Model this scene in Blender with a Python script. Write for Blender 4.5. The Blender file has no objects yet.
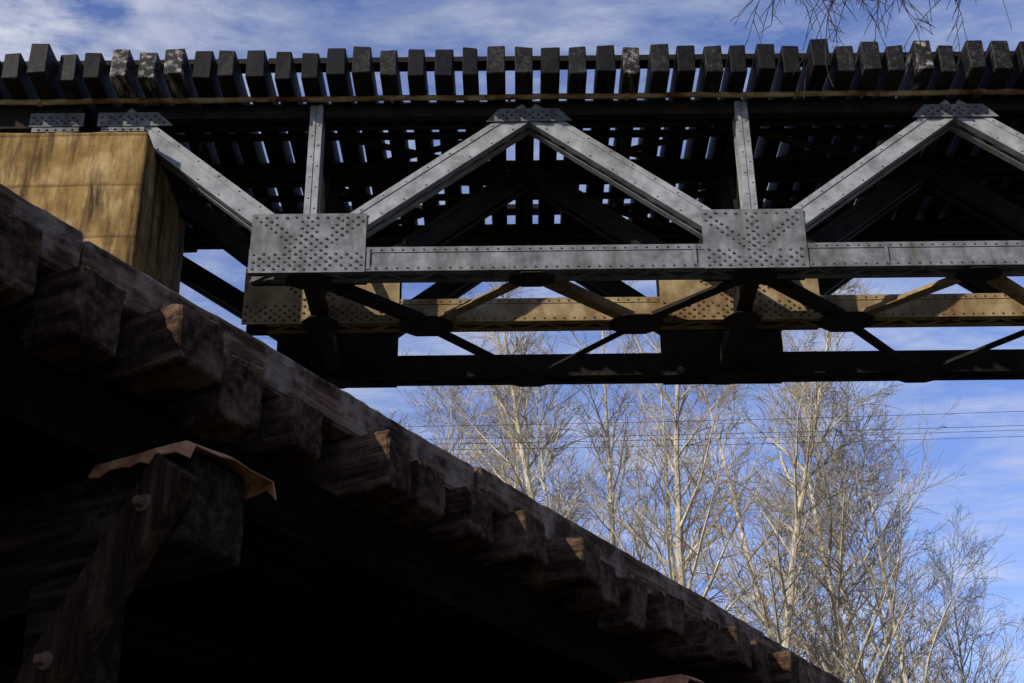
import bpy, math, random
from mathutils import Vector, Matrix
random.seed(7)
scene = bpy.context.scene
R = random.uniform

# ------------------------------------------------------------ helpers
class MB:
    def __init__(s): s.v=[]; s.f=[]; s.m=[]
    def add(s, vs, fs, mi=0):
        o=len(s.v); s.v.extend([tuple(v) for v in vs])
        s.f.extend([tuple(i+o for i in f) for f in fs]); s.m.extend([mi]*len(fs))
    def box(s, x0,x1,y0,y1,z0,z1, mi=0, j=0.0):
        vs=[(x,y,z) for x in (x0,x1) for y in (y0,y1) for z in (z0,z1)]
        if j: vs=[(a+R(-j,j),b+R(-j,j),c+R(-j,j)) for a,b,c in vs]
        s.add(vs,[(0,1,3,2),(4,6,7,5),(0,4,5,1),(2,3,7,6),(0,2,6,4),(1,5,7,3)],mi)
    def bar(s, p, q, w, h, up=(0,0,1), mi=0):
        p=Vector(p); q=Vector(q); d=(q-p).normalized(); up=Vector(up)
        sd=d.cross(up).normalized(); u=sd.cross(d).normalized()
        vs=[]
        for c in (p,q):
            for a in (-1,1):
                for b in (-1,1):
                    vs.append(c+sd*(a*w/2)+u*(b*h/2))
        s.add(vs,[(0,1,3,2),(4,6,7,5),(0,4,5,1),(2,3,7,6),(0,2,6,4),(1,5,7,3)],mi)
    def prism(s, poly, y0, y1, mi=0):
        n=len(poly)
        vs=[(x,y0,z) for x,z in poly]+[(x,y1,z) for x,z in poly]
        fs=[tuple(range(n)),tuple(range(2*n-1,n-1,-1))]
        fs+=[(i,i+n,(i+1)%n+n,(i+1)%n) for i in range(n)]
        s.add(vs,fs,mi)
    def prismz(s, poly, z0, z1, mi=0):
        n=len(poly)
        vs=[(x,y,z0) for x,y in poly]+[(x,y,z1) for x,y in poly]
        fs=[tuple(range(n)),tuple(range(2*n-1,n-1,-1))]
        fs+=[(i,i+n,(i+1)%n+n,(i+1)%n) for i in range(n)]
        s.add(vs,fs,mi)
    def rivet(s, x,y,z, r=0.022, mi=1):
        vs=[];n=6
        for rr,dy in ((1,0.0),(0.72,-0.75)):
            for k in range(n):
                a=k*math.tau/n
                vs.append((x+r*rr*math.cos(a), y+dy*r, z+r*rr*math.sin(a)))
        fs=[(k,(k+1)%n,(k+1)%n+n,k+n) for k in range(n)]+[tuple(range(n,2*n))]
        s.add(vs,fs,mi)
    def tube(s, pts, rad, sides=3, mi=0, cap=True):
        n=len(pts); vs=[]
        ref=Vector((0.31,0.17,0.93)).normalized()
        for i,p in enumerate(pts):
            d=(pts[min(i+1,n-1)]-pts[max(i-1,0)])
            if d.length<1e-9: d=Vector((0,0,1))
            d.normalize()
            rf=ref if abs(d.dot(ref))<0.95 else Vector((1,0,0))
            a=d.cross(rf).normalized(); b=d.cross(a)
            for k in range(sides):
                t=k*math.tau/sides
                vs.append(p+(a*math.cos(t)+b*math.sin(t))*rad[i])
        fs=[]
        for i in range(n-1):
            for k in range(sides):
                k2=(k+1)%sides
                fs.append((i*sides+k,i*sides+k2,(i+1)*sides+k2,(i+1)*sides+k))
        if cap:
            fs.append(tuple(range(sides))); fs.append(tuple(range((n-1)*sides,n*sides)))
        s.add(vs,fs,mi)
    def mesh(s, name, mats, smooth=False):
        me=bpy.data.meshes.new(name); me.from_pydata(s.v,[],s.f)
        for m in mats: me.materials.append(m)
        me.polygons.foreach_set('material_index', s.m)
        if smooth: me.polygons.foreach_set('use_smooth',[True]*len(s.f))
        me.update()
        return me
    def obj(s, name, mats, parent=None, smooth=False):
        import bmesh
        me=s.mesh(name,mats,smooth)
        bm=bmesh.new(); bm.from_mesh(me); bmesh.ops.recalc_face_normals(bm,faces=bm.faces); bm.to_mesh(me); bm.free()
        o=bpy.data.objects.new(name,me); scene.collection.objects.link(o)
        if parent: o.parent=parent
        return o

def empty(name, loc=(0,0,0), rz=0):
    e=bpy.data.objects.new(name,None); scene.collection.objects.link(e)
    e.location=loc; e.rotation_euler=(0,0,rz); e.empty_display_size=0.5
    return e

def mat(name, cols, scale=(1,1,1), nscale=3.0, detail=6, rough=(0.6,0.9), bump=0.3, bdist=0.01,
        bscale=None, stain=None, stain_scale=1.0, stain_str=(0.45,0.65), spec=0.3, metal=0.0, stain_map=(1,1,1)):
    m=bpy.data.materials.new(name); m.use_nodes=True
    N=m.node_tree.nodes; L=m.node_tree.links
    b=N['Principled BSDF']
    tc=N.new('ShaderNodeTexCoord'); mp=N.new('ShaderNodeMapping'); mp.inputs['Scale'].default_value=scale
    L.new(tc.outputs['Object'],mp.inputs['Vector'])
    n=N.new('ShaderNodeTexNoise'); n.inputs['Scale'].default_value=nscale; n.inputs['Detail'].default_value=detail; n.inputs['Roughness'].default_value=0.65
    L.new(mp.outputs[0],n.inputs['Vector'])
    cr=N.new('ShaderNodeValToRGB'); e=cr.color_ramp
    k=len(cols)
    while len(e.elements)<k: e.elements.new(0.5)
    for i,c in enumerate(cols):
        e.elements[i].position=0.3+0.4*i/(k-1); e.elements[i].color=(*c,1)
    L.new(n.outputs['Fac'],cr.inputs['Fac'])
    out=cr.outputs['Color']
    if stain:
        mp2=N.new('ShaderNodeMapping'); mp2.inputs['Scale'].default_value=stain_map; L.new(tc.outputs['Object'],mp2.inputs['Vector'])
        n2=N.new('ShaderNodeTexNoise'); n2.inputs['Scale'].default_value=stain_scale; n2.inputs['Detail'].default_value=6; n2.inputs['Roughness'].default_value=0.7
        L.new(mp2.outputs[0],n2.inputs['Vector'])
        r2=N.new('ShaderNodeMapRange'); r2.inputs['From Min'].default_value=stain_str[0]; r2.inputs['From Max'].default_value=stain_str[1]
        L.new(n2.outputs['Fac'],r2.inputs['Value'])
        mx=N.new('ShaderNodeMix'); mx.data_type='RGBA'
        L.new(r2.outputs['Result'],mx.inputs['Factor']); L.new(out,mx.inputs['A']); mx.inputs['B'].default_value=(*stain,1)
        out=mx.outputs['Result']
    L.new(out,b.inputs['Base Color'])
    rr=N.new('ShaderNodeMapRange'); rr.inputs['To Min'].default_value=rough[0]; rr.inputs['To Max'].default_value=rough[1]
    L.new(n.outputs['Fac'],rr.inputs['Value']); L.new(rr.outputs['Result'],b.inputs['Roughness'])
    b.inputs['Specular IOR Level'].default_value=spec; b.inputs['Metallic'].default_value=metal
    if bump:
        bp=N.new('ShaderNodeBump'); bp.inputs['Strength'].default_value=bump; bp.inputs['Distance'].default_value=bdist
        if bscale:
            n3=N.new('ShaderNodeTexNoise'); n3.inputs['Scale'].default_value=bscale; n3.inputs['Detail'].default_value=6; n3.inputs['Roughness'].default_value=0.7
            L.new(mp.outputs[0],n3.inputs['Vector']); L.new(n3.outputs['Fac'],bp.inputs['Height'])
        else: L.new(n.outputs['Fac'],bp.inputs['Height'])
        L.new(bp.outputs[0],b.inputs['Normal'])
    return m

# materials
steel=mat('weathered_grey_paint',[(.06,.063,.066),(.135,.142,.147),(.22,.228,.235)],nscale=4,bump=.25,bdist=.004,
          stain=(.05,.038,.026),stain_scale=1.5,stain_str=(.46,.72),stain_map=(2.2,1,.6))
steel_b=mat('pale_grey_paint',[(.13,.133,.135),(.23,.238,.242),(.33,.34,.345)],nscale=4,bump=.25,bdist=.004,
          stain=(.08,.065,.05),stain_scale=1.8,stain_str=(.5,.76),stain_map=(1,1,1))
steel_dark=mat('shade_dark_steel',[(.006,.0055,.005),(.014,.012,.010),(.028,.023,.018)],nscale=4,bump=.3,bdist=.004,stain=(.03,.017,.008),stain_scale=2,stain_str=(.5,.7),spec=.12)  # near-black tone paints shade onto truss members; also serves dark ironwork
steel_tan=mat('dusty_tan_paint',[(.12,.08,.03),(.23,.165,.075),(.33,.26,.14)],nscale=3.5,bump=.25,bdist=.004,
          stain=(.10,.04,.012),stain_scale=1.5,stain_str=(.45,.66),stain_map=(1,1,.5))
rivet_m=mat('rivet_grey_rust_shade',[(.025,.025,.025),(.06,.06,.06),(.12,.12,.12)],nscale=9,bump=0)  # dark tone paints in the rivets' small shadows along with rust
rivet_tan=mat('rivet_tan_rust_shade',[(.03,.02,.01),(.07,.05,.025),(.13,.095,.05)],nscale=9,bump=0)  # tan rivets, likewise darkened for rust and painted shadow
rust=mat('rusty_pipe_paint',[(.10,.04,.015),(.34,.24,.11),(.55,.48,.30)],nscale=2.2,bump=.3,bdist=.004,scale=(1.2,3,3),stain=(.14,.045,.015),stain_scale=1.2,stain_str=(.5,.6))
tieA=mat('creosote_tie_dark',[(.002,.0017,.0015),(.0045,.004,.0035),(.012,.010,.009)],scale=(6,1,6),nscale=3,bump=.6,bdist=.01,rough=(.4,.85),spec=.15)
tieB=mat('creosote_tie_worn',[(.003,.0026,.0022),(.008,.007,.006),(.045,.040,.035)],scale=(6,1,6),nscale=3,bump=.6,bdist=.01,rough=(.4,.85),spec=.18)
tieC=mat('creosote_tie_bleached',[(.004,.0035,.003),(.012,.010,.009),(.34,.31,.28)],scale=(4,1,4),nscale=3,bump=.6,bdist=.01,rough=(.5,.8),spec=.2)

def woodmat(name, axis, cols, stain=(.10,.085,.075), ss=(.55,.75), spec=.08):
    sc=[11,11,11]; sc[axis]=0.8
    m=mat(name,cols,scale=tuple(sc),nscale=2.2,detail=8,bump=1.0,bdist=.025,bscale=3.0,rough=(.7,.95),spec=spec,
          stain=stain,stain_scale=3.5,stain_str=ss)
    return m
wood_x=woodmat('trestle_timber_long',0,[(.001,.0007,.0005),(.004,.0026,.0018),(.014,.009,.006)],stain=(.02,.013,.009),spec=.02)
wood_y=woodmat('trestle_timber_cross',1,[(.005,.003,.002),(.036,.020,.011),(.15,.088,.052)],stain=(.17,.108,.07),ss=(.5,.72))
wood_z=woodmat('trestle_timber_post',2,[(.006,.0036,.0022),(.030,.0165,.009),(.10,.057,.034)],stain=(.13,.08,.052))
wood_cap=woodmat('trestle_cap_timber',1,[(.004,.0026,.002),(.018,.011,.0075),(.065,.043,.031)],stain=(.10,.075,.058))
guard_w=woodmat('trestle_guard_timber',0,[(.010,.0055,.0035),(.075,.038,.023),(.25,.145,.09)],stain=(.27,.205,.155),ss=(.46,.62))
tin=mat('rusted_tin',[(.13,.045,.016),(.34,.145,.065),(.48,.28,.16)],nscale=7,bump=.4,bdist=.006,rough=(.5,.8))
boltm=mat('bolt_iron',[(.06,.03,.018),(.13,.07,.042),(.2,.12,.08)],nscale=20,bump=.3,bdist=.003)

# concrete
conc=mat('stained_concrete',[(.10,.055,.014),(.24,.15,.05),(.43,.32,.15)],nscale=1.3,detail=10,bump=.5,bdist=.02,bscale=9,
         stain=(.04,.021,.009),stain_scale=2.1,stain_str=(.42,.64),stain_map=(2.8,2.8,.38),rough=(.8,.95),spec=.15)
N=conc.node_tree.nodes; L=conc.node_tree.links
bs=N['Principled BSDF']; prev=bs.inputs['Base Color'].links[0].from_socket
tc=N.new('ShaderNodeTexCoord'); wv=N.new('ShaderNodeTexWave'); wv.bands_direction='Z'; wv.wave_profile='SAW'
wv.inputs['Scale'].default_value=.42; wv.inputs['Distortion'].default_value=.35; wv.inputs['Detail'].default_value=4
L.new(tc.outputs['Object'],wv.inputs['Vector'])
rp=N.new('ShaderNodeValToRGB'); rp.color_ramp.elements[0].position=0; rp.color_ramp.elements[0].color=(.35,.30,.25,1)
rp.color_ramp.elements[1].position=.08; rp.color_ramp.elements[1].color=(1,1,1,1)
L.new(wv.outputs['Fac'],rp.inputs['Fac'])
mx=N.new('ShaderNodeMix'); mx.data_type='RGBA'; mx.blend_type='MULTIPLY'; mx.inputs['Factor'].default_value=.8
L.new(prev,mx.inputs['A']); L.new(rp.outputs['Color'],mx.inputs['B']); L.new(mx.outputs['Result'],bs.inputs['Base Color'])

bark=mat('pale_bark',[(.22,.185,.12),(.42,.37,.27),(.60,.55,.43)],nscale=3,scale=(1,1,.4),bump=.3,bdist=.02)
twig=mat('twig_bark',[(.16,.125,.075),(.28,.225,.145),(.40,.33,.22)],nscale=1.5,bump=0)
darkbark=mat('dark_bark',[(.012,.009,.007),(.03,.022,.018),(.055,.042,.035)],nscale=6,bump=.4,bdist=.02)
groundm=mat('leaf_litter_ground',[(.03,.025,.015),(.06,.05,.028),(.09,.075,.04)],nscale=.9,detail=8,bump=.6,bdist=.08,stain=(.035,.05,.018),stain_scale=.15,stain_str=(.45,.6))

# ------------------------------------------------------------ railway bridge
bridge=empty('railway_truss_bridge',(0,14.9,0))
ZB0,ZB1=10.18,10.51
ZT0,ZT1=12.50,12.70
zb=(ZB0+ZB1)/2; zt=12.55
LOW=[-2.5,3.0,8.5,14.0]
TOP=[-5.0,.25,5.75,11.25,16.5]

def channel_pair(mb, p, q, w, y0, dep, mi=0, rv=True, rivs=1, lace=True, step=.16, inset=-.02):
    P=Vector((p[0],0,p[1])); Q=Vector((q[0],0,q[1])); d=(Q-P); Ln=d.length; d.normalize(); n=Vector((-d.z,0,d.x))
    up=Vector((0,1,0))
    Y=lambda v,y: Vector((v.x,y,v.z))
    mb.bar(Y(P,y0+.017),Y(Q,y0+.017),w-.01,.012,up=up,mi=mi)
    mb.bar(Y(P,y0+dep-.017),Y(Q,y0+dep-.017),w-.01,.012,up=up,mi=mi)
    for sgn in (-1,1):
        o=n*(sgn*(w/2-.035))
        mb.bar(Y(P+o,y0+.0055),Y(Q+o,y0+.0055),.07,.011,up=up,mi=mi)
        o=n*(sgn*(w/2-.002))
        mb.bar(Y(P+o,y0+.052),Y(Q+o,y0+.052),.014,.10,up=up,mi=mi)
        mb.bar(Y(P+o,y0+dep-.05),Y(Q+o,y0+dep-.05),.014,.10,up=up,mi=mi)
    if lace:
        k=int(Ln/(dep*1.1)); 
        for sgn in (-1,1):
            o=n*(sgn*(w/2+inset))
            for i in range(k):
                a=P+d*(Ln*i/k)+o; b=P+d*(Ln*(i+1)/k)+o
                ya,yb=(y0+.05,y0+dep-.05) if i%2 else (y0+dep-.05,y0+.05)
                mb.bar(Y(a,ya),Y(b,yb),.05,.01,up=n,mi=mi)
    if rv:
        k=int(Ln/step)
        for i in range(k+1):
            c=P+d*(Ln*i/max(k,1))
            for sgn in (-1,1):
                o=c+n*(sgn*(w/2-.035))+ d*(step/2 if sgn>0 else 0)
                mb.rivet(o.x,y0,o.z,.016,mi=rivs)

def gusset(mb, poly, y0, mi=0, rmi=1, step=.105):
    mb.prism(poly,y0-.014,y0-.002,mi)
    xs=[p[0] for p in poly]; zs=[p[1] for p in poly]
    def inside(x,z,mg=.04):
        n=len(poly); ok=None
        for i in range(n):
            x1,z1=poly[i]; x2,z2=poly[(i+1)%n]
            c=((x2-x1)*(z-z1)-(z2-z1)*(x-x1))/math.hypot(x2-x1,z2-z1)
            if ok is None: sg=ok=(1 if c>0 else -1)
            if c*sg<mg: return False
        return True
    cx=(min(xs)+max(xs))/2
    x=min(xs)+.05; row=0
    while x<max(xs):
        z=min(zs)+.05+(step/2 if row%2 else 0)
        while z<max(zs):
            rx=abs(x-cx); rz=z-min(zs)
            keep = (rz<.30 and R(0,1)<.93) or (rx<.10) or (abs(rx-(rz-.25)*1.15)<.15) or rz>max(zs)-min(zs)-.06
            if inside(x,z) and keep: mb.rivet(x+R(-.007,.007),y0-.014,z+R(-.006,.006),R(.018,.023),rmi)
            z+=step
        x+=step*.5*1.2; row+=1

def truss(name, yo, mats, gw, x_end=-5.0, first=False):
    # material slots: 0 paint, 1 rivets, 2 dark steel with shade painted in, 3 paler paint
    mb=MB()
    dep=.30
    xl=LOW[0]-.72
    up_mi=3 if first else 2  # behind the front truss, upper members get deck shade as colour
    channel_pair(mb,(xl,zb),(18,zb),ZB1-ZB0,yo,dep,step=.13,inset=.009)
    channel_pair(mb,(x_end-.35,(ZT0+ZT1)/2),(18,(ZT0+ZT1)/2),ZT1-ZT0,yo+.03,dep,step=.15,mi=2,rivs=2)  # top chord: shade under the deck is put into its colour
    y2=yo+.005
    nodes=[(x_end,zt),(LOW[0],zb+.12),(TOP[1],zt),(LOW[1],zb+.12),(TOP[2],zt),(LOW[2],zb+.12),(TOP[3],zt),(LOW[3],zb+.12)]
    for i,(a,b) in enumerate(zip(nodes,nodes[1:])):
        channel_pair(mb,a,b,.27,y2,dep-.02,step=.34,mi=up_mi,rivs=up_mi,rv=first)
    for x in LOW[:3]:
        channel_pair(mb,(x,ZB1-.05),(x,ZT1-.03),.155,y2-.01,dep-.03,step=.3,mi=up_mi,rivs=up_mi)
    for i,x in enumerate(LOW[:3]):
        w=gw[i%len(gw)]
        poly=[(x-w/2,ZB0-.02),(x+w/2,ZB0-.02),(x+w/2,11.0),(x-w/2,11.0)]
        gusset(mb,poly,yo)
        mb.prism(poly,yo+dep+.002,yo+dep+.014,2)
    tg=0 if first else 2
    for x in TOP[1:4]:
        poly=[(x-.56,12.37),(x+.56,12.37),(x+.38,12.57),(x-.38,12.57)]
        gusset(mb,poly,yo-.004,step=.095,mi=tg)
    gusset(mb,[(x_end-.32,12.36),(x_end+.66,12.36),(x_end+.45,12.57),(x_end-.32,12.57)],yo-.004,step=.095,mi=tg)
    if first:
        for x in (-1.75,2.25,4.6,):
            mb.box(x-.02,x+.02,yo-.012,yo-.001,ZB0+.02,ZB1-.02)
    return mb.obj(name,mats,bridge)

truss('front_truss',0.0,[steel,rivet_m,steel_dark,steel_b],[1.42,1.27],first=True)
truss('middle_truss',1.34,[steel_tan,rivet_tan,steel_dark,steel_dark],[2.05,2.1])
truss('back_truss',3.0,[steel_dark,steel_dark,steel_dark,steel_dark],[1.7],x_end=-5.6)  # deck shade painted over the whole back truss by its dark material

# bracing
mb=MB()
def ang(p,q,s=.09):
    p=Vector(p);q=Vector(q)
    mb.bar(p,q,s,.012,up=(0,0,1)); 
    d=(q-p).normalized(); sd=d.cross(Vector((0,0,1))).normalized()
    mb.bar(p+sd*(s/2-.006)+Vector((0,0,s/2)),q+sd*(s/2-.006)+Vector((0,0,s/2)),.012,s-.02,up=(0,0,1))
y1a,y1b=.28,1.36; y2a,y2b=1.62,3.02
zl=ZB0+.06
quart=[-1.125,1.625,4.375,7.125,9.9]
def octp(x,y,r,ry,z0=ZB0-.035,z1=ZB0-.02):
    pts=[(x+r*math.cos(a+math.pi/8),y+ry*math.sin(a+math.pi/8)) for a in [k*math.pi/4 for k in range(8)]]
    mb.prismz(pts,z0,z1)
mbt=MB()
for i,x in enumerate(LOW[:3]):
    mb.box(x-.10,x+.10,y1a,y1b,ZB0+.02,ZB0+.22)
    mb.box(x-.10,x+.10,y2a,y2b,ZB0+.02,ZB0+.22)
    octp(x,y1b+.02,.26,.30); octp(x,.2,.30,.2); octp(x,y2b+.1,.25,.2)
for x in TOP[1:4]:
    octp(x,.2,.3,.2); octp(x,y2b+.1,.35,.2)
for x in quart: octp(x,y1b+.06,.38,.30)
allx=sorted(LOW+TOP[1:4])
for i,x in enumerate(allx[:-1]):
    xm=(x+allx[i+1])/2
    for a in (x,allx[i+1]):
        src=mbt if (a in TOP) else mb
        keep=mb; mb=src
        ang((a,y1a-.1,zl-.07),(xm,y1b+.1,zl-.07),.14); 
        mb=keep
        if a in TOP: ang((xm,y1b+.1,zl-.09),(a,y2b+.05,zl-.09),.09)
for x in LOW[:3]+TOP[:4]:
    for (a,b) in ((.3,1.34),(1.64,3.0)):
        s=.08
        if x in LOW:
            mb.bar((x,a,ZB1+.1),(x,b,ZT0-.05),s,s,up=(1,0,0)); mb.bar((x+.02,b,ZB1+.1),(x+.02,a,ZT0-.05),s,s,up=(1,0,0))
        mb.box(x-.07,x+.07,a,b,ZT0+.02,ZT0+.15)
for i in range(len(allx)-1):
    a,b=allx[i],allx[i+1]
    mb.bar((a,.3,ZT0-.05),(b,1.4,ZT0-.05),.09,.04); mb.bar((b,.3,ZT0+.01),(a,1.4,ZT0+.01),.09,.04)
    mb.bar((a,1.6,ZT0-.05),(b,3.1,ZT0-.05),.09,.04); mb.bar((b,1.6,ZT0+.01),(a,3.1,ZT0+.01),.09,.04)
mb.box(-14,18,.66,.78,ZT0+.155,ZT1); mb.box(-14,18,2.18,2.30,ZT0+.155,ZT1)
mb.box(-14,-5.55,.0,.25,ZT0-.15,ZT1-.003); mb.box(-14,-5.6,1.34,1.6,ZT0-.15,ZT1-.003); mb.box(-14,-6.1,3.0,3.25,ZT0-.15,ZT1-.003)
mb.obj('sway_and_lateral_bracing',[steel_dark],bridge)
mbt.obj('lower_lateral_angles',[steel_tan],bridge)

# conduit pipe
mb=MB()
pts=[Vector((x*.5,-.09,12.70+.008*math.sin(x*1.7))) for x in range(-30,37)]
mb.tube(pts,[.038]*len(pts),10)
for k in range(-9,12):
    x=k*1.52
    mb.box(x-.02,x+.02,-.135,-.045,12.655,12.712)
mb.obj('conduit_pipe',[rust],bridge,smooth=False)

# deck ties
mb=MB()
x=-14.0
while x<18:
    w=.215+R(-.015,.02); y0=-.55+R(-.06,.06); top=13.14+R(-.03,.03)
    if R(0,1)<.10: y0-=R(.03,.09); top+=R(.0,.03)
    mi=random.choices([0,1,2],[.52,.38,.10])[0]
    mb.box(x,x+w,y0,3.75+R(-.1,.1),12.715+R(0,.01),top,mi,j=.009)
    x+=.338+R(-.02,.02)
o=mb.obj('deck_ties',[tieA,tieB,tieC],bridge)
b=o.modifiers.new('bev','BEVEL'); b.width=.012; b.segments=1
mb=MB()
for y in (-.22,3.35):
    x=-14
    while x<18:
        mb.box(x,x+3.6,y,y+.2,13.18,13.26,0,j=.006); x+=3.62
o=mb.obj('guard_timbers',[tieA],bridge)
mb=MB()
for y in (.85,2.28):
    mb.box(-14,18,y-.07,y+.07,13.18,13.195); mb.box(-14,18,y-.009,y+.009,13.195,13.27); mb.box(-14,18,y-.036,y+.036,13.27,13.31)
mb.obj('rails',[steel_dark],bridge)

# bearing shoes
mb=MB()
for yo in (0.0,1.34):
    for x0,w in ((-5.85,.72),(-4.98,.66)):
        y0=yo-.06; y1=yo+.36
        mb.box(x0-w/2,x0+w/2,y0,y1,12.045,12.10)
        mb.box(x0-w*.36,x0+w*.36,y0+.05,y1-.05,12.10,12.17)
        mb.box(x0-w*.25,x0+w*.25,y0+.08,y1-.08,12.17,12.27)
        mb.box(x0-w*.42,x0+w*.42,y0+.03,y1-.03,12.27,12.335)
        for sx in (-1,1):
            mb.prism([(x0+sx*w*.45,12.10),(x0+sx*w*.12,12.10),(x0+sx*w*.12,12.27)],y0+.03,y0+.05)
            mb.tube([Vector((x0+sx*w*.42,y0+.06,12.10)),Vector((x0+sx*w*.42,y0+.06,12.19))],[.02,.02],6)
        for k in range(5):
            mb.rivet(x0-w*.3+k*w*.15,y0+.03,12.30,.02,1)
gusset(mb,[(-6.2,12.36),(-5.5,12.36),(-5.5,12.57),(-6.2,12.57)],-.006,step=.085)
mb.obj('bearing_shoes',[steel,rivet_m],bridge)

# ------------------------------------------------------------ concrete piers
def pier(x0,x1,y0,y1,ztop,name='concrete_pier'):
    mb=MB()
    lv=[0,3,6,8.5,10,11.2,ztop]
    t=lambda z:(ztop-z)*.012
    vs=[];fs=[]
    for z in lv:
        k=t(z); vs+= [(x0-k,y0-k,z),(x1+k,y0-k,z),(x1+k,y1+k,z),(x0-k,y1+k,z)]
    for i in range(len(lv)-1):
        for k in range(4): fs.append((i*4+k,i*4+(k+1)%4,(i+1)*4+(k+1)%4,(i+1)*4+k))
    n=(len(lv)-1)*4; fs.append((n,n+1,n+2,n+3)); fs.append((3,2,1,0))
    mb.add(vs,fs)
    o=mb.obj(name,[conc])
    b=o.modifiers.new('bev','BEVEL'); b.width=.03; b.segments=2
    s=o.modifiers.new('sub','SUBSURF'); s.subdivision_type='SIMPLE'; s.levels=s.render_levels=4
    tx=bpy.data.textures.new('conc_tex','CLOUDS'); tx.noise_scale=.35; tx.noise_depth=4
    d=o.modifiers.new('disp','DISPLACE'); d.texture=tx; d.strength=.035; d.mid_level=.5; d.texture_coords='GLOBAL'
    return o
pier(-6.5,-4.54,14.55,16.80,12.04)
pier(-7.2,-5.35,17.5,19.0,12.30)
pier(15.0,17.0,14.55,19.0,12.04)

# ------------------------------------------------------------ timber trestle (foreground)
tre=empty('timber_trestle',(-1.834,4.225,0),math.radians(58.9))
def timberize(o,bev=.015,lv=3,st=.03,sc=.12):
    b=o.modifiers.new('bev','BEVEL'); b.width=bev; b.segments=1
    s=o.modifiers.new('sub','SUBSURF'); s.subdivision_type='SIMPLE'; s.levels=s.render_levels=lv
    tx=bpy.data.textures.new('wood_tex','CLOUDS'); tx.noise_scale=sc; tx.noise_depth=5
    d=o.modifiers.new('disp','DISPLACE'); d.texture=tx; d.strength=st; d.mid_level=.5; d.texture_coords='LOCAL'

mb=MB(); x=-3.0
while x<15:
    l=R(2.6,4.2)
    k=int(l/.5)+1; oy=R(-.01,.02); oz=R(-.015,.01)
    vs=[];fs=[]
    for i in range(k+1):
        xx=x+(l-.02)*i/k; a=R(-.004,.004); c=R(-.006,.006)
        vs+=[(xx,oy+a,4.205),(xx,oy+a,4.41+oz+c),(xx,.20,4.41+oz+c),(xx,.20,4.205)]
    for i in range(k):
        for q in range(4): fs.append((i*4+q,i*4+(q+1)%4,(i+1)*4+(q+1)%4,(i+1)*4+q))
    fs.append((0,3,2,1)); fs.append((k*4,k*4+1,k*4+2,k*4+3))
    mb.add(vs,fs)
    x+=l
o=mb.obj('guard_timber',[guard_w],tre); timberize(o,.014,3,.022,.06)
mb=MB(); mf=MB(); x=-3.0
while x<15:
    y0=-.19+R(-.07,.07); w=.23+R(-.03,.03); dz=R(-.03,.008)
    if R(0,1)<.2: y0+=.10
    h=.27+R(-.03,.05)
    sk=R(-.04,.04); x1=x+w
    ys=[y0,y0+.10,y0+.25,.6]
    vs=[];fs=[]
    for i,yy in enumerate(ys):
        k=sk*(1-i/3)
        top=4.2+dz-(.0 if i else R(0,.02)); bot=4.2+dz-h+(R(0,.02) if i==0 else 0)
        for (a,z) in ((x+k,bot),(x1+k,bot),(x1+k,top),(x+k,top)): vs.append((a+R(-.005,.005),yy+(R(-.018,.018) if i==0 else 0),z))
    for i in range(3):
        for q in range(4): fs.append((i*4+q,i*4+(q+1)%4,(i+1)*4+(q+1)%4,(i+1)*4+q))
    fs.append((0,3,2,1)); fs.append((12,13,14,15))
    mb.add(vs,fs)
    mf.box(x,x1,.602,4.5,4.2+dz-h,4.2+dz)
    x+=.46+R(-.08,.06)
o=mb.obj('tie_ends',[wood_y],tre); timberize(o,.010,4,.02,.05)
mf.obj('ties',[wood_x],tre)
mb=MB()
for k in range(17):
    y=.215+k*.255
    x=-3
    while x<15:
        l=R(3,5); mb.box(x,x+l-.01,y,y+.245,4.222,4.275+R(-.004,.004)); x+=l
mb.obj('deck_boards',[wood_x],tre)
mb=MB()
for y in (.10,.36,1.5,1.76,2.9,3.16,4.0,4.26):
    x=-3.3
    while x<15:
        mb.box(x,x+4.19,y,y+.235,3.63+R(0,.01),3.925,0,j=.006); x+=4.2
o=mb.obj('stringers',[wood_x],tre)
caps=MB(); posts=MB(); braces=MB(); bolts=MB(); flash=MB()
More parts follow.
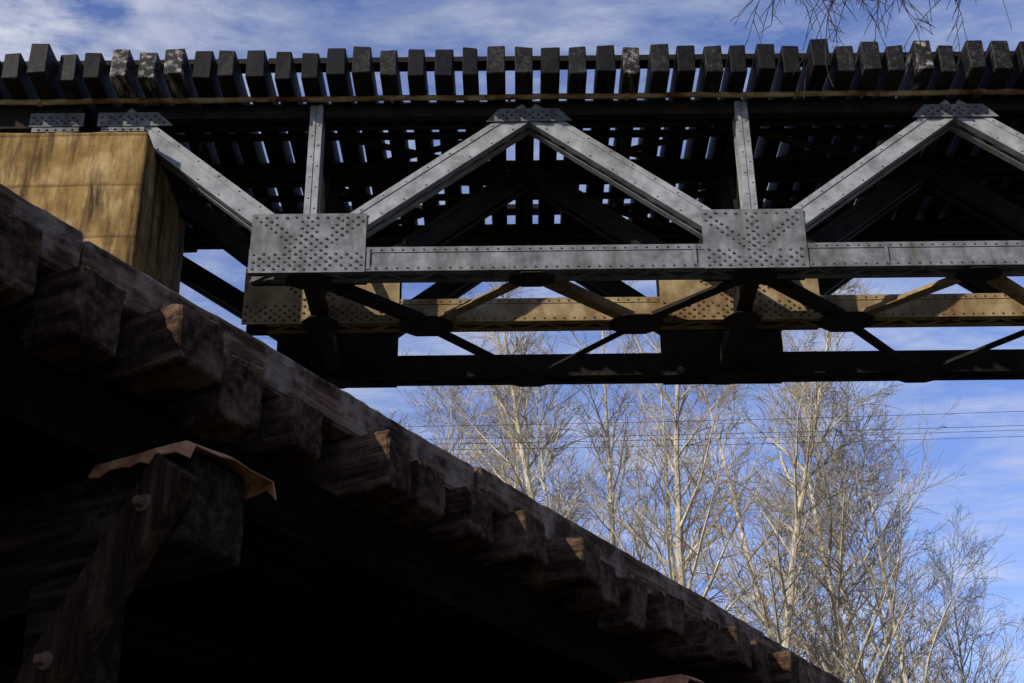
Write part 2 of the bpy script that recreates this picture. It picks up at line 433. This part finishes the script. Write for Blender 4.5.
for bx in (-3.22,.98,5.18,9.38,13.58):
    w=.165
    caps.box(bx-w,bx+w,-.28+R(-.03,.03),4.7,3.25,3.615,0,j=.008)
    for yb in (.42,1.7,3.1,4.3):
        lean=(yb-2.3)*.14
        posts.bar((bx,yb,3.25),(bx,yb+lean,-1.5),.28,.28,up=(1,0,0))
    for sx,(pa,pb) in ((-1,((-.27,3.52),(2.55,-.10))),(1,((4.8,3.52),(2.0,-.1)))):
        xx=bx+sx*(w+.055)
        braces.bar((xx,pa[0],pa[1]),(xx,pb[0],pb[1]),.21,.085,up=(1,0,0))
        dy=pb[0]-pa[0]; dz=pb[1]-pa[1]; LL=math.hypot(dy,dz)
        for s in (.17,.82,2.4,3.6):
            c=Vector((xx+sx*.045,pa[0]+dy*s/LL,pa[1]+dz*s/LL))
            bolts.tube([c-Vector((.0,0,0)),c+Vector((sx*.012,0,0))],[.036,.034],10)
            bolts.tube([c+Vector((sx*.010,0,0)),c+Vector((sx*.045,0,0))],[.020,.018],6)
    braces.box(bx-w-.09,bx-w-.005,-.1,4.8,1.55,1.78)
    xa,xb=bx-w-.05,bx+w+.05; ya,yb_=-.34,.16
    n=10; vs=[];fs=[]
    prof=[(xa-.03,3.565),(xa,3.622),(bx-.08,3.632),(bx,3.64),(bx+.09,3.63),(xb,3.612),(xb+.025,3.56)]
    for i in range(n+1):
        y=ya+(yb_-ya)*i/n
        for q,(px,pz) in enumerate(prof):
            ed=q in (0,len(prof)-1) or i in (0,n)
            j=.010 if ed else .004
            vs.append((px+R(-j,j),y+R(-j,j),pz+R(-j,j)*(1 if ed else .3)-(.03 if i==0 else 0)))
    m=len(prof)
    for i in range(n):
        for k in range(m-1): fs.append((i*m+k,i*m+k+1,(i+1)*m+k+1,(i+1)*m+k))
    flash.add(vs,fs)
o=caps.obj('bent_caps',[wood_cap],tre); timberize(o,.018,4,.02,.08)
o=posts.obj('posts',[wood_cap],tre); timberize(o,.03,3,.03,.2)
o=braces.obj('sway_braces',[wood_z],tre); timberize(o,.008,4,.012,.08)
bolts.obj('bolts',[boltm],tre)
o=flash.obj('tin_flashing',[tin],tre); s=o.modifiers.new('sol','SOLIDIFY'); s.thickness=.005

# ------------------------------------------------------------ trees
def rndperp(d):
    while True:
        v=Vector((R(-1,1),R(-1,1),R(-1,1)))
        p=v-d*v.dot(d)
        if p.length>.2: return p.normalized()
def make_tree(seed,H,r0,spread,first=.22,nb=46,sub=11,subsub=5,lean=0.0,ang0=(.6,1.05),stems=1):
    random.seed(seed)
    mb=MB()
    def branch(p,d,L,r,lev,up):
        n={0:18,1:8,2:4,3:2}[lev]
        pts=[p.copy()]; rad=[r]; dd=d.copy()
        for i in range(n):
            wob={0:.08,1:.18,2:.24,3:.28}[lev]
            dd=(dd+rndperp(dd)*R(0,wob)+Vector((0,0,up))).normalized()
            pts.append(pts[-1]+dd*(L/n)); f=(i+1)/n
            rad.append(max(r*(1-f)**(.8), .0065))
        mb.tube(pts,rad,{0:8,1:5,2:3,3:3}[lev],mi=0 if lev<2 else 1,cap=False)
        return pts,rad
    def at(pts,rad,f):
        k=f*(len(pts)-1); i=min(int(k),len(pts)-2); t=k-i
        return pts[i].lerp(pts[i+1],t), rad[i]*(1-t)+rad[i+1]*t,(pts[i+1]-pts[i]).normalized()
    for st in range(stems):
        sa=R(0,6.28); sl=.0 if stems==1 else R(.06,.16)
        d=Vector((lean+sl*math.cos(sa),sl*math.sin(sa)+R(-.04,.04),1)).normalized()
        hh=H*(1 if st==0 else R(.82,.97))
        tp,tr=branch(Vector((0,0,-.3)),d,hh,r0*(1 if st==0 else .75),0,.010)
        ga=R(0,6); nbb=int(nb/(1 if stems==1 else stems*.72))
        for i in range(nbb):
            f=first+(1-first)*((i+R(0,.8))/nbb)**.95
            f=min(f,.985)
            p,r,dr=at(tp,tr,f)
            ga+=2.4+R(-.7,.7)
            side=Vector((math.cos(ga),math.sin(ga),0))
            an=R(*ang0)*(1-.3*f)
            dd=(dr*math.cos(an)+side*math.sin(an)).normalized()
            L=spread*(1.12-f)**.55*R(.45,1.2)
            p1,r1=branch(p,dd,L,max(min(r*.6,.014+L*.011),.012),1,.03)
            for j in range(sub):
                g=.15+.83*(j+R(0,1))/sub
                q,rq,dq=at(p1,r1,g)
                d2=(dq*.8+rndperp(dq)*R(.4,.9)).normalized()
                L2=L*.42*(1.15-g)*R(.6,1.3)+.2
                p2,r2=branch(q,d2,L2,max(rq*.55,.009),2,.035)
                for m in range(subsub):
                    g2=.1+.88*(m+R(0,1))/subsub
                    q2,rq2,dq2=at(p2,r2,g2)
                    d3=(dq2*.8+rndperp(dq2)*R(.35,.8)).normalized()
                    branch(q2,d3,R(.25,.75)*(.5+L2*.45),.007,3,.02)
    return mb.mesh('bare_tree',[bark,twig])
meshes=[make_tree(11,25.5,.25,6.4,first=.28),make_tree(23,25.0,.23,5.6,first=.35),make_tree(37,26.5,.21,5.6,first=.33,lean=.05,stems=2),
        make_tree(41,22.3,.20,7.4,first=.22,nb=62,ang0=(.55,1.1),stems=3),make_tree(59,24.0,.19,6.2,lean=-.06),make_tree(67,20.5,.18,7.2,first=.2,nb=54,ang0=(.6,1.2))]
random.seed(5)
place=[(0,5.4,42,1.0,.3),(1,6.7,40,1.0,1.2),(2,3.0,43,.98,2.2),(3,11.5,41,1.04,.9),(4,9.0,44,1.05,4.0),(5,14.0,44,.80,5.0),(0,-1.4,47,1.02,2.9),
       (1,1.3,44,1.05,5.5),(3,4.6,50,1.15,3.3),(4,-4.3,50,1.05,1.0),(2,12.0,50,.98,.2),(4,-7.5,52,1.05,2.0),(3,.2,52,1.18,1.7),(5,10.2,46,1.02,3.0)]
for k,(mi,x,y,s,rz) in enumerate(place):
    o=bpy.data.objects.new('bare_tree',meshes[mi]); scene.collection.objects.link(o)
    o.location=(x,y,0); o.rotation_euler=(0,0,rz); o.scale=(s,s,s)

# near tree to the right with drooping twigs over the view
random.seed(99)
mb=MB()
def path(pts,sub=5,wob=.05):
    out=[]
    for a,b in zip(pts,pts[1:]):
        a=Vector(a);b=Vector(b)
        for i in range(sub): out.append(a.lerp(b,i/sub)+Vector((R(-wob,wob),R(-wob,wob),R(-wob,wob))))
    out.append(Vector(pts[-1])); return out
tk=path([(7.2,5.0,-.3),(7.1,5.0,4),(6.6,5.3,7.5),(6.3,5.5,11)],5,.04)
mb.tube(tk,[.24*(1-.8*i/(len(tk)-1)) for i in range(len(tk))],10)
limbs=[[(6.8,5.2,5.8),(5.3,6.4,7.9),(3.9,7.2,8.55),(2.7,7.6,8.6),(1.95,7.8,8.5)],
       [(6.5,5.4,7.5),(5.4,6.8,8.9),(4.3,7.6,9.0),(2.5,8.0,8.95)],
       [(6.8,5.2,5.4),(5.4,6.5,7.8),(4.3,7.6,8.6),(2.9,8.0,8.9)]]
for lb in limbs:
    pts=path(lb,6,.05); n=len(pts)
    mb.tube(pts,[.045*(1-.88*i/(n-1)) for i in range(n)],6)
    for i in range(9,n):
        for q in range(5):
            p=pts[i]+Vector((R(-.05,.05),R(-.05,.05),0))
            d=Vector((R(-.8,.8),R(-.5,.5),R(-.4,.3))).normalized()
            L=R(.25,.8) if q else R(.5,1.6); tp=[p.copy()]; m=10
            for s in range(m):
                d=(d+Vector((R(-.18,.18),R(-.18,.18),-.20))).normalized(); tp.append(tp[-1]+d*L/m)
            mb.tube(tp,[.0055*(1-.6*s/m) for s in range(m+1)],3,cap=False)
            for s in range(2,m+1):
                if R(0,1)<.5:
                    d2=(d+rndperp(d)*.9).normalized(); q0=tp[s]; tq=[q0]
                    for u in range(3):
                        d2=(d2+Vector((0,0,-.15))).normalized(); tq.append(tq[-1]+d2*R(.03,.09))
                    mb.tube(tq,[.0035,.003,.0028,.0025],3,cap=False)
mb.obj('overhanging_tree',[darkbark])

# ------------------------------------------------------------ power line
mb=MB()
def wire(z0,z1,y,sag=.5,r=.005):
    pts=[]
    for i in range(41):
        t=i/40; pts.append(Vector((-22+48*t,y,z0+(z1-z0)*t-sag*4*t*(1-t))))
    mb.tube(pts,[r]*41,4)
wire(12.75,13.35,25.0); wire(12.75,13.22,25.5); wire(12.80,13.30,25.9); wire(12.85,13.32,26.3)
mb.obj('power_line',[steel_dark])
for px,zz in ((-22,12.8),(26,13.4)):
    e=empty('utility_pole',(px,25.5,0))
    mb=MB(); mb.tube([Vector((0,0,-.5)),Vector((0,0,zz+.4))],[.17,.11],12); mb.obj('pole',[wood_z],e)
    mb=MB(); mb.box(-.06,.06,-.9,.9,zz-.3,zz-.18); mb.box(-.05,.05,-.6,-.48,zz-.18,zz-.06); mb.box(-.05,.05,.3,.4,zz-.18,zz-.06); mb.obj('crossarm',[wood_y],e)

# ------------------------------------------------------------ ground
mb=MB(); n=90; S=900
def gh(x,y):
    d=math.hypot(x,y)
    h=.12*math.sin(x*.7)*math.cos(y*.5)
    if x<-5: h+=min(4.0,(-5-x)*.35)
    h+=min(60,max(0,d-120)*.12)*(.6+.4*math.sin(math.atan2(y,x)*5))
    return h
co=[]
for i in range(n+1):
    t=(i/n)*2-1; co.append(S*(abs(t)**2.6)*(1 if t>0 else -1))
vs=[(x,y,gh(x,y)) for x in co for y in co]
fs=[(i*(n+1)+j,(i+1)*(n+1)+j,(i+1)*(n+1)+j+1,i*(n+1)+j+1) for i in range(n) for j in range(n)]
mb.add(vs,fs); mb.obj('ground',[groundm],smooth=True)

# ------------------------------------------------------------ light
sd=Vector((-.73,-.68,0)).normalized(); el=math.radians(26)
sund=Vector((sd.x*math.cos(el),sd.y*math.cos(el),math.sin(el)))
sl=bpy.data.lights.new('sun','SUN'); sl.energy=5.0; sl.angle=math.radians(.5); sl.color=(1,.92,.80)
so=bpy.data.objects.new('sun',sl); scene.collection.objects.link(so); so.rotation_euler=(-sund).to_track_quat('-Z','Y').to_euler()
w=bpy.data.worlds.new('World'); scene.world=w; w.use_nodes=True
N=w.node_tree.nodes; L=w.node_tree.links; bg=N['Background']; bg.inputs['Strength'].default_value=.10
sk=N.new('ShaderNodeTexSky'); sk.sky_type='NISHITA'; sk.sun_disc=False; sk.sun_elevation=el; sk.sun_rotation=math.atan2(sd.x,sd.y)
sk.dust_density=.3; sk.ozone_density=2.0
tn=N.new('ShaderNodeMix'); tn.data_type='RGBA'; tn.blend_type='MULTIPLY'; tn.inputs['Factor'].default_value=1; tn.inputs['B'].default_value=(1.35,1.35,1.85,1)
L.new(sk.outputs[0],tn.inputs['A'])
tc=N.new('ShaderNodeTexCoord'); sp=N.new('ShaderNodeSeparateXYZ'); L.new(tc.outputs['Generated'],sp.inputs[0])
mz=N.new('ShaderNodeMath'); mz.operation='MAXIMUM'; mz.inputs[1].default_value=.05; L.new(sp.outputs['Z'],mz.inputs[0])
dx=N.new('ShaderNodeMath'); dx.operation='DIVIDE'; L.new(sp.outputs['X'],dx.inputs[0]); L.new(mz.outputs[0],dx.inputs[1])
dy=N.new('ShaderNodeMath'); dy.operation='DIVIDE'; L.new(sp.outputs['Y'],dy.inputs[0]); L.new(mz.outputs[0],dy.inputs[1])
cb=N.new('ShaderNodeCombineXYZ'); L.new(dx.outputs[0],cb.inputs[0]); L.new(dy.outputs[0],cb.inputs[1])
def noise(sc,rot,scale,loc,det,ro,dist):
    mp=N.new('ShaderNodeMapping'); mp.inputs['Rotation'].default_value=(0,0,rot); mp.inputs['Scale'].default_value=scale; mp.inputs['Location'].default_value=loc
    L.new(cb.outputs[0],mp.inputs['Vector'])
    nz=N.new('ShaderNodeTexNoise'); nz.inputs['Scale'].default_value=sc; nz.inputs['Detail'].default_value=det; nz.inputs['Roughness'].default_value=ro; nz.inputs['Distortion'].default_value=dist
    L.new(mp.outputs[0],nz.inputs['Vector']); return nz.outputs['Fac']
def mrange(s,a,b,c,d):
    mr=N.new('ShaderNodeMapRange'); mr.inputs['From Min'].default_value=a; mr.inputs['From Max'].default_value=b; mr.inputs['To Min'].default_value=c; mr.inputs['To Max'].default_value=d
    L.new(s,mr.inputs['Value']); return mr.outputs['Result']
n1=mrange(noise(1.5,.6,(1.7,2.6,1),(.3,.2,0),12,.68,.3),.40,.74,0,.9)
n2=mrange(noise(9,.5,(1,1.7,1),(3,1,0),5,.6,.4),.35,.7,.45,1.15)
ml=N.new('ShaderNodeMath'); ml.operation='MULTIPLY'; L.new(n1,ml.inputs[0]); L.new(n2,ml.inputs[1])
# one denser cumulus bank in the upper-left part of the sky (direction on the cloud plane)
vd=N.new('ShaderNodeVectorMath'); vd.operation='DISTANCE'; vd.inputs[1].default_value=(-.50,1.22,0); L.new(cb.outputs[0],vd.inputs[0])
bank=mrange(vd.outputs['Value'],.0,.30,.85,0)
n4=mrange(noise(7,.2,(1,1.3,1),(1,4,0),8,.6,.3),.38,.6,0,1)
m4=N.new('ShaderNodeMath'); m4.operation='MULTIPLY'; L.new(bank,m4.inputs[0]); L.new(n4,m4.inputs[1])
ad=N.new('ShaderNodeMath'); ad.operation='ADD'; ad.use_clamp=True; L.new(ml.outputs[0],ad.inputs[0]); L.new(m4.outputs[0],ad.inputs[1])
mx=N.new('ShaderNodeMix'); mx.data_type='RGBA'; L.new(ad.outputs[0],mx.inputs['Factor']); L.new(tn.outputs['Result'],mx.inputs['A']); mx.inputs['B'].default_value=(7.0,7.3,8.1,1)
L.new(mx.outputs['Result'],bg.inputs['Color'])

# ------------------------------------------------------------ camera
cam=bpy.data.cameras.new('camera'); cam.sensor_width=36; cam.lens=49.5; cam.clip_end=3000
co_=bpy.data.objects.new('camera',cam); scene.collection.objects.link(co_)
M=Matrix.Rotation(math.radians(117),4,'X')@Matrix.Rotation(math.radians(-.6),4,'Z')
co_.matrix_world=Matrix.Translation((0,0,1.6))@M
scene.camera=co_
scene.view_settings.view_transform='Standard'; scene.view_settings.look='None'; scene.view_settings.exposure=0
